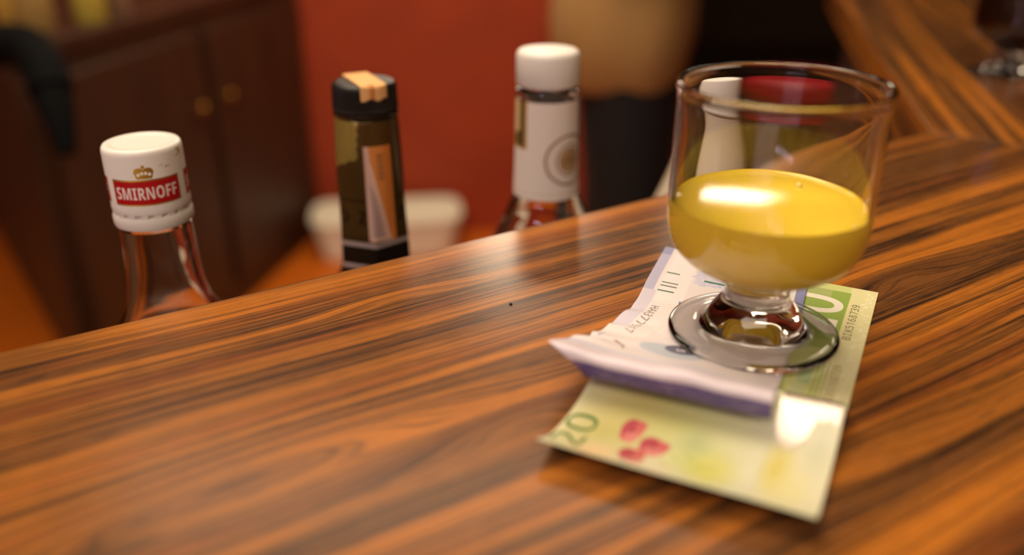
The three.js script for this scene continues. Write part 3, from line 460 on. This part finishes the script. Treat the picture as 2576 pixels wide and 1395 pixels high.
// a dark speck on the bar top
{ const p = onBar(1285, 765), m = mesh('dark_crumb', new THREE.SphereGeometry(0.0006, 12, 8).scale(1, 0.5, 1), std({ color: 0x1a0f08, roughness: 0.8 })); m.position.set(p.x, TOP + 0.0002, p.z); m.userData = { label: 'tiny dark crumb lying on the bar top', category: 'crumb' }; }

// ---------------------------------------------------------------- behind the bar, out of focus
const floorAt = (px, py) => { const p = onBar(px, py, -TOP); return [p.x, p.z]; };
{ // angled cabinet of dark brown wood
  const A = [-0.70, BACK + 0.005], B = floorAt(276, 1084), C = [-1.86, BACK + 0.005], Hc = 0.885;
  const cab = thing('wooden_cabinet', 'dark brown wooden back bar cabinet with angled front', 'cabinet');
  const cw = dataTexture(512, 512, (u, v) => { const n = N2(u * 60, v * 4, 3) * 0.5 + N2(u * 160, v * 7, 8) * 0.35 + N2(u * 8, v * 2, 1) * 0.4; return [58 + 22 * n, 33 + 13 * n, 16 + 7 * n]; });
  const cm = std({ map: cw, roughness: 0.5 });
  mesh('body', slab([A, C, B], 0.0, Hc - 0.03, (p, y) => [p.x + p.z, y], 0.002), cm, cab);
  const gx = (A[0] + B[0] + C[0]) / 3, gz = (A[1] + B[1] + C[1]) / 3, gr = ([x, z], q) => [gx + (x - gx) * q, Math.max(BACK + 0.004, gz + (z - gz) * q)];
  mesh('cabinet_top', slab([A, C, B].map((p) => gr(p, 1.03)), Hc - 0.03, Hc, (p, y) => [p.x * 0.7, p.z + y], 0.003), cm, cab);
  // doors and brass knobs on both faces
  const face = (P, Q, n) => { const dx = Q[0] - P[0], dz = Q[1] - P[1], L = Math.hypot(dx, dz), turn = Math.atan2(-dz, dx); for (let k = 0; k < n; k++) { const f = (k + 0.5) / n, d = mesh('door', rbox(L / n - 0.05, Hc - 0.16, 0.02, 0.004), cm, cab); d.position.set(P[0] + dx * f, (Hc - 0.03) / 2 + 0.02, P[1] + dz * f); d.rotation.y = turn; d.translateZ(0.008);
    const kn = mesh('knob', revolve([[0, 0.026], [0.009, 0.025], [0.013, 0.02], [0.012, 0.015], [0.006, 0.011], [0.006, 0]], 24).rotateX(Math.PI / 2), std({ color: 0xb08038, metalness: 0.9, roughness: 0.3 }), d); kn.position.set((k % 2 ? -1 : 1) * (L / n / 2 - 0.075), 0.18, 0.01); } };
  face(C, B, 2); face(B, A, 2);
  // a few jars standing on the cabinet
  const jarTone = [0xb89040, 0x9a7a44, 0xa88a5c, 0xb09a40, 0x8a6a54];
  [[-1.085, -1.97, 0.040, 0.17], [-0.985, -1.865, 0.036, 0.15], [-1.20, -2.12, 0.042, 0.2], [-0.925, -1.985, 0.034, 0.16], [-0.915, -2.09, 0.034, 0.19]].forEach(([x, z, r, h], i) => {
    const names = ['golden', 'tan', 'beige', 'olive yellow', 'brownish'], t = thing('storage_jar', `${names[i]} jar with dark lid standing on the brown cabinet`, 'jar', [x, Hc, z], 0, 'jars on the cabinet');
    mesh('jar_body', revolve([[0, 0.0], [r * 0.9, 0], [r, 0.006], [r, h * 0.72], [r * 0.8, h * 0.82], [r * 0.6, h * 0.86]], 32), phys({ color: jarTone[i], roughness: 0.35 }), t);
    mesh('lid', revolve([[r * 0.62, h * 0.85], [r * 0.66, h * 0.86], [r * 0.66, h * 0.98], [r * 0.6, h], [0, h]], 32), std({ color: 0x3a2a1a, roughness: 0.4 }), t);
  });
}
{ // black drinks hose hanging by the cabinet
  const P = (x, y, d) => { const X = (x - W / 2) / FOCAL, Y = -(y - H / 2) / FOCAL; return [X * d, TOP + EYE + (Y * COS - SIN) * d, (-Y * SIN - COS) * d]; };
  const pts = [P(-330, 150, 1.38), P(-60, 122, 1.33), P(60, 115, 1.32), P(105, 160, 1.3), P(130, 230, 1.29), P(158, 310, 1.28), P(172, 390, 1.28)];
  const t = thing('drinks_gun', 'black drinks dispenser gun on a bent arm in front of the cabinet', 'dispenser', pts[6]);
  const rel = pts.map((p) => p.map((v, i) => v - pts[6][i]));
  const black = phys({ color: 0x030202, roughness: 0.8, specularIntensity: 0.25 });
  mesh('arm', tube(rel.slice(0, 5), 0.032, 48, 16), black, t);
  const d = new THREE.Vector3(...rel[4]), g = revolve([[0, 0], [0.013, 0.002], [0.019, 0.03], [0.026, d.length() * 0.8], [0.027, d.length()], [0, d.length() + 0.01]], 32); g.applyQuaternion(new THREE.Quaternion().setFromUnitVectors(new THREE.Vector3(0, 1, 0), d.clone().normalize()));
  mesh('handle', g, black, t);
  // post down to the floor carries the arm
  mesh('post', new THREE.CylinderGeometry(0.028, 0.03, pts[0][1], 24).translate(rel[0][0], rel[0][1] - pts[0][1] / 2, rel[0][2]), black, t);
}
{ // white tub on the floor by the red wall
  const [x, z] = floorAt(985, 610), t = thing('plastic_tub', 'white plastic tub standing on the floor before the red wall', 'tub', [x, 0, z + 0.06], 0.12);
  const w = 0.46, d = 0.2, h = 0.10, shp = (k, r) => { const s = new THREE.Shape(), a = w / 2 * k, b = d / 2 * k; s.moveTo(-a + r, -b); s.lineTo(a - r, -b); s.quadraticCurveTo(a, -b, a, -b + r); s.lineTo(a, b - r); s.quadraticCurveTo(a, b, a - r, b); s.lineTo(-a + r, b); s.quadraticCurveTo(-a, b, -a, b - r); s.lineTo(-a, -b + r); s.quadraticCurveTo(-a, -b, -a + r, -b); return s; };
  const white = phys({ color: 0xe8e0c8, roughness: 0.45 });
  const body = new THREE.ExtrudeGeometry(shp(1, 0.06), { depth: h, bevelEnabled: true, bevelSize: 0.012, bevelThickness: 0.012, bevelOffset: -0.012, bevelSegments: 4 }); body.rotateX(-Math.PI / 2); body.translate(0, 0.012, 0);
  { const p = body.attributes.position; for (let i = 0; i < p.count; i++) { const k = lerp(0.94, 1.04, p.getY(i) / h); p.setX(i, p.getX(i) * k); p.setZ(i, p.getZ(i) * k); } body.computeVertexNormals(); }
  mesh('tub_body', body, white, t);
  const lid = new THREE.ExtrudeGeometry(shp(1.07, 0.07), { depth: 0.012, bevelEnabled: true, bevelSize: 0.006, bevelThickness: 0.006, bevelSegments: 3 }); lid.rotateX(-Math.PI / 2); lid.translate(0, h + 0.03, 0);
  mesh('lid', lid, white, t);
}
{ // red stool in the doorway
  const t = thing('bar_stool', 'bar stool with crimson padded seat before the dark doorway', 'stool', [0.80, 0, -2.42]);
  mesh('seat', revolve([[0, 0.575], [0.14, 0.575], [0.165, 0.585], [0.175, 0.61], [0.17, 0.645], [0.14, 0.668], [0.08, 0.676], [0, 0.678]], 64), phys({ color: 0x9c0f22, roughness: 0.4 }), t);
  for (let k = 0; k < 4; k++) { const a = k * Math.PI / 2 + 0.5; mesh('leg', tube([[0.11 * Math.cos(a), 0.575, 0.11 * Math.sin(a)], [0.15 * Math.cos(a), 0.3, 0.15 * Math.sin(a)], [0.19 * Math.cos(a), 0.011, 0.19 * Math.sin(a)]], 0.011, 12, 10), blackMetal, t); }
  mesh('foot_ring', new THREE.TorusGeometry(0.163, 0.008, 10, 48).rotateX(Math.PI / 2).translate(0, 0.22, 0), blackMetal, t);
}
// ---------------------------------------------------------------- the barkeeper, side on
{
  const J = { // joints of a standing figure that faces +z, metres, left side mirrored
    pelvis: [0, 0.95, 0], waist: [0, 1.08, 0.005], chest: [0, 1.27, 0.0], neck0: [0, 1.44, -0.01], neck1: [0, 1.52, 0.01],
    hip: [0.085, 0.92, 0], knee: [0.09, 0.50, 0.015], ankle: [0.09, 0.085, -0.02], toe: [0.10, 0.035, 0.13], heel: [0.09, 0.04, -0.05],
    sho: [0.175, 1.405, -0.01], elb: [0.215, 1.13, -0.03], wri: [0.17, 1.09, 0.21] };
  const cap = (a, b, r0, r1) => ({ a, b, r0, r1 });
  const mir = (p) => [-p[0], p[1], p[2]];
  const sides = [(p) => p, mir];
  const d1 = (p, c) => { const [ax, ay, az] = c.a, bx = c.b[0] - ax, by = c.b[1] - ay, bz = c.b[2] - az, px = p[0] - ax, py = p[1] - ay, pz = p[2] - az, t = clamp((px * bx + py * by + pz * bz) / (bx * bx + by * by + bz * bz || 1)); return Math.hypot(px - bx * t, py - by * t, pz - bz * t) - lerp(c.r0, c.r1, t); };
  const smin = (a, b, k) => { const h = Math.max(k - Math.abs(a - b), 0) / k; return Math.min(a, b) - h * h * k * 0.25; };
  const ell = (p, c, r) => { const q = Math.hypot((p[0] - c[0]) / r[0], (p[1] - c[1]) / r[1], (p[2] - c[2]) / r[2]); return (q - 1) * Math.min(...r); };
  const torso = (p) => { let d = ell(p, [0, 1.27, 0], [0.165, 0.2, 0.105]); d = smin(d, ell(p, [0, 1.06, 0.005], [0.135, 0.16, 0.098]), 0.08); d = smin(d, ell(p, [0, 0.93, -0.01], [0.165, 0.13, 0.112]), 0.08); d = smin(d, d1(p, cap([-0.15, 1.395, -0.01], [0.15, 1.395, -0.01], 0.055, 0.055)), 0.06); return d; };
  const arms = (p) => Math.min(...sides.map((m) => smin(d1(p, cap(m(J.sho), m(J.elb), 0.054, 0.041)), d1(p, cap(m(J.elb), m(J.wri), 0.041, 0.027)), 0.03)));
  const legs = (p) => { let d = 1; for (const m of sides) { let q = smin(d1(p, cap(m(J.hip), m(J.knee), 0.088, 0.056)), d1(p, cap(m(J.knee), m(J.ankle), 0.056, 0.036)), 0.03); d = Math.min(d, q); } return d; };
  const feet = (p) => Math.min(...sides.map((m) => smin(d1(p, cap(m(J.heel), m(J.toe), 0.038, 0.03)), d1(p, cap(m(J.ankle), m(J.heel), 0.036, 0.036)), 0.03)));
  const hands = (p) => { let d = 1; for (const m of sides) { const w = J.wri, H0 = [w[0] - 0.005, w[1] - 0.005, w[2] + 0.02], H1 = [w[0] - 0.01, w[1] - 0.01, w[2] + 0.085]; let q = smin(d1(p, cap(m([w[0], w[1], w[2] - 0.02]), m(H0), 0.026, 0.025)), Math.min(d1(p, cap(m([H0[0] - 0.012, H0[1], H0[2]]), m([H1[0] - 0.026, H1[1], H1[2]]), 0.017, 0.014)), d1(p, cap(m([H0[0] + 0.01, H0[1], H0[2]]), m([H1[0] + 0.026, H1[1], H1[2]]), 0.017, 0.014))), 0.03);
    [[-0.03, 0.05], [-0.010, 0.062], [0.010, 0.058], [0.029, 0.044]].forEach(([dx, L]) => { const a = [H1[0] + dx, H1[1], H1[2]], b = [a[0], a[1] - 0.012, a[2] + L * 0.55], c = [a[0], b[1] - 0.03, b[2] + L * 0.35]; q = smin(q, Math.min(d1(p, cap(m(a), m(b), 0.0095, 0.0085)), d1(p, cap(m(b), m(c), 0.0085, 0.0075))), 0.006); });
    q = smin(q, Math.min(d1(p, cap(m([H0[0] - 0.02, H0[1], H0[2] + 0.012]), m([H0[0] - 0.05, H0[1] - 0.008, H0[2] + 0.045]), 0.012, 0.01)), d1(p, cap(m([H0[0] - 0.05, H0[1] - 0.008, H0[2] + 0.045]), m([H0[0] - 0.056, H0[1] - 0.018, H0[2] + 0.072]), 0.01, 0.008))), 0.012); d = Math.min(d, q); } return d; };
  const head = (p) => { let d = ell(p, [0, 1.645, 0.005], [0.076, 0.108, 0.094]); d = smin(d, ell(p, [0, 1.585, 0.04], [0.052, 0.05, 0.055]), 0.04); d = smin(d, d1(p, cap([0, 1.645, 0.094], [0, 1.612, 0.112], 0.009, 0.014)), 0.015); d = smin(d, d1(p, cap([-0.017, 1.578, 0.090], [0.017, 1.578, 0.090], 0.006, 0.006)), 0.006);
    for (const s of [-1, 1]) { d = smin(d, ell(p, [s * 0.078, 1.63, -0.005], [0.012, 0.032, 0.02]), 0.01); d = Math.max(d, -ell(p, [s * 0.031, 1.652, 0.098], [0.018, 0.010, 0.016])); d = Math.min(d, ell(p, [s * 0.031, 1.652, 0.078], [0.0125, 0.0125, 0.0125])); }
    return smin(d, d1(p, cap(J.neck0, [0, 1.56, 0.0], 0.058, 0.05)), 0.03); };
  const surface = (f, lo, hi, n) => {
    const mc = new MarchingCubes(n, std({}), false, false, 160000); mc.isolation = 0; const c = [0, 1, 2].map((i) => (lo[i] + hi[i]) / 2), hf = [0, 1, 2].map((i) => (hi[i] - lo[i]) / 2);
    for (let z = 0; z < n; z++) for (let y = 0; y < n; y++) for (let x = 0; x < n; x++) mc.field[x + y * n + z * n * n] = -f([c[0] + hf[0] * (x - n / 2) / (n / 2), c[1] + hf[1] * (y - n / 2) / (n / 2), c[2] + hf[2] * (z - n / 2) / (n / 2)]);
    mc.update(); const P = mc.positionArray.slice(0, mc.count * 3); for (let i = 0; i < mc.count; i++) for (let k = 0; k < 3; k++) P[3 * i + k] = P[3 * i + k] * hf[k] + c[k];
    const e = 0.002, Nn = new Float32Array(P.length); for (let i = 0; i < mc.count; i++) { const p = [P[3 * i], P[3 * i + 1], P[3 * i + 2]], v = [0, 1, 2].map((k) => { const a = [...p], b = [...p]; a[k] += e; b[k] -= e; return f(a) - f(b); }), l = Math.hypot(...v) || 1; for (let k = 0; k < 3; k++) Nn[3 * i + k] = v[k] / l; }
    const g = new THREE.BufferGeometry(); g.setAttribute('position', new THREE.Float32BufferAttribute(P, 3)); g.setAttribute('normal', new THREE.Float32BufferAttribute(Nn, 3)); return g; };
  const per = thing('person', 'person in tan shirt and black trousers standing side on behind the bar', 'person', [0.225, 0, -1.78], Math.PI / 2);
  const skin = std({ color: 0xb98a6a, roughness: 0.55 });
  const bodyF = (p) => { let d = smin(torso(p), legs(p), 0.05); d = smin(d, arms(p), 0.03); d = Math.min(d, feet(p)); return smin(d, p[1] > 1.35 ? head(p) : 1, 0.02); };
  const bodyG = mergeGeometries([surface((p) => Math.max(bodyF(p), p[1] - 1.5), [-0.32, -0.02, -0.24], [0.32, 1.56, 0.34], 84), surface(head, [-0.12, 1.44, -0.12], [0.12, 1.78, 0.15], 72), surface(hands, [-0.25, 1.0, 0.16], [0.25, 1.14, 0.4], 96)]);
  mesh('body', bodyG, skin, per);
  mesh('shirt', surface((p) => { const fold = 0.003 * Math.sin(p[0] * 40 + p[1] * 5) + 0.003 * Math.sin(p[2] * 45 - p[1] * 4); let d = smin(torso(p) - 0.020, ell(p, [0, 0.87, -0.005], [0.185, 0.16, 0.125]) , 0.05) + fold; d = smin(d, arms(p) - 0.014, 0.04); d = Math.max(d, 0.80 - p[1] + 0.012 * Math.cos(p[2] * 12), p[1] - 1.455 + 0.2 * Math.abs(p[0]) * 0, p[2] > 0.15 && p[1] < 1.2 ? p[2] - 0.185 : -1); return d; }, [-0.32, 0.72, -0.24], [0.32, 1.5, 0.3], 96), std({ color: 0xa88048, roughness: 0.8 }), per);
  mesh('trousers', surface((p) => { let d = smin(legs(p) - 0.016, ell(p, [0, 0.93, -0.01], [0.172, 0.135, 0.118]), 0.05); return Math.max(d, 0.07 - p[1], p[1] - 0.99); }, [-0.24, 0.04, -0.2], [0.24, 1.04, 0.2], 84), std({ color: 0x0b0909, roughness: 0.8 }), per);
  mesh('shoes', surface((p) => Math.max(feet(p) - 0.008, p[1] - 0.1, 0.002 - p[1]), [-0.2, -0.02, -0.14], [0.2, 0.14, 0.22], 64), std({ color: 0x100c0a, roughness: 0.4 }), per);
  mesh('hair', surface((p) => Math.max(ell(p, [0, 1.655, -0.008], [0.088, 0.112, 0.104]), 1.60 - p[1] + 0.9 * (p[2] - 0.02), -(1.72 - p[1]) - 10), [-0.12, 1.5, -0.15], [0.12, 1.79, 0.13], 56), std({ color: 0x2a1a10, roughness: 0.7 }), per);
}
renderer.render(scene, camera);
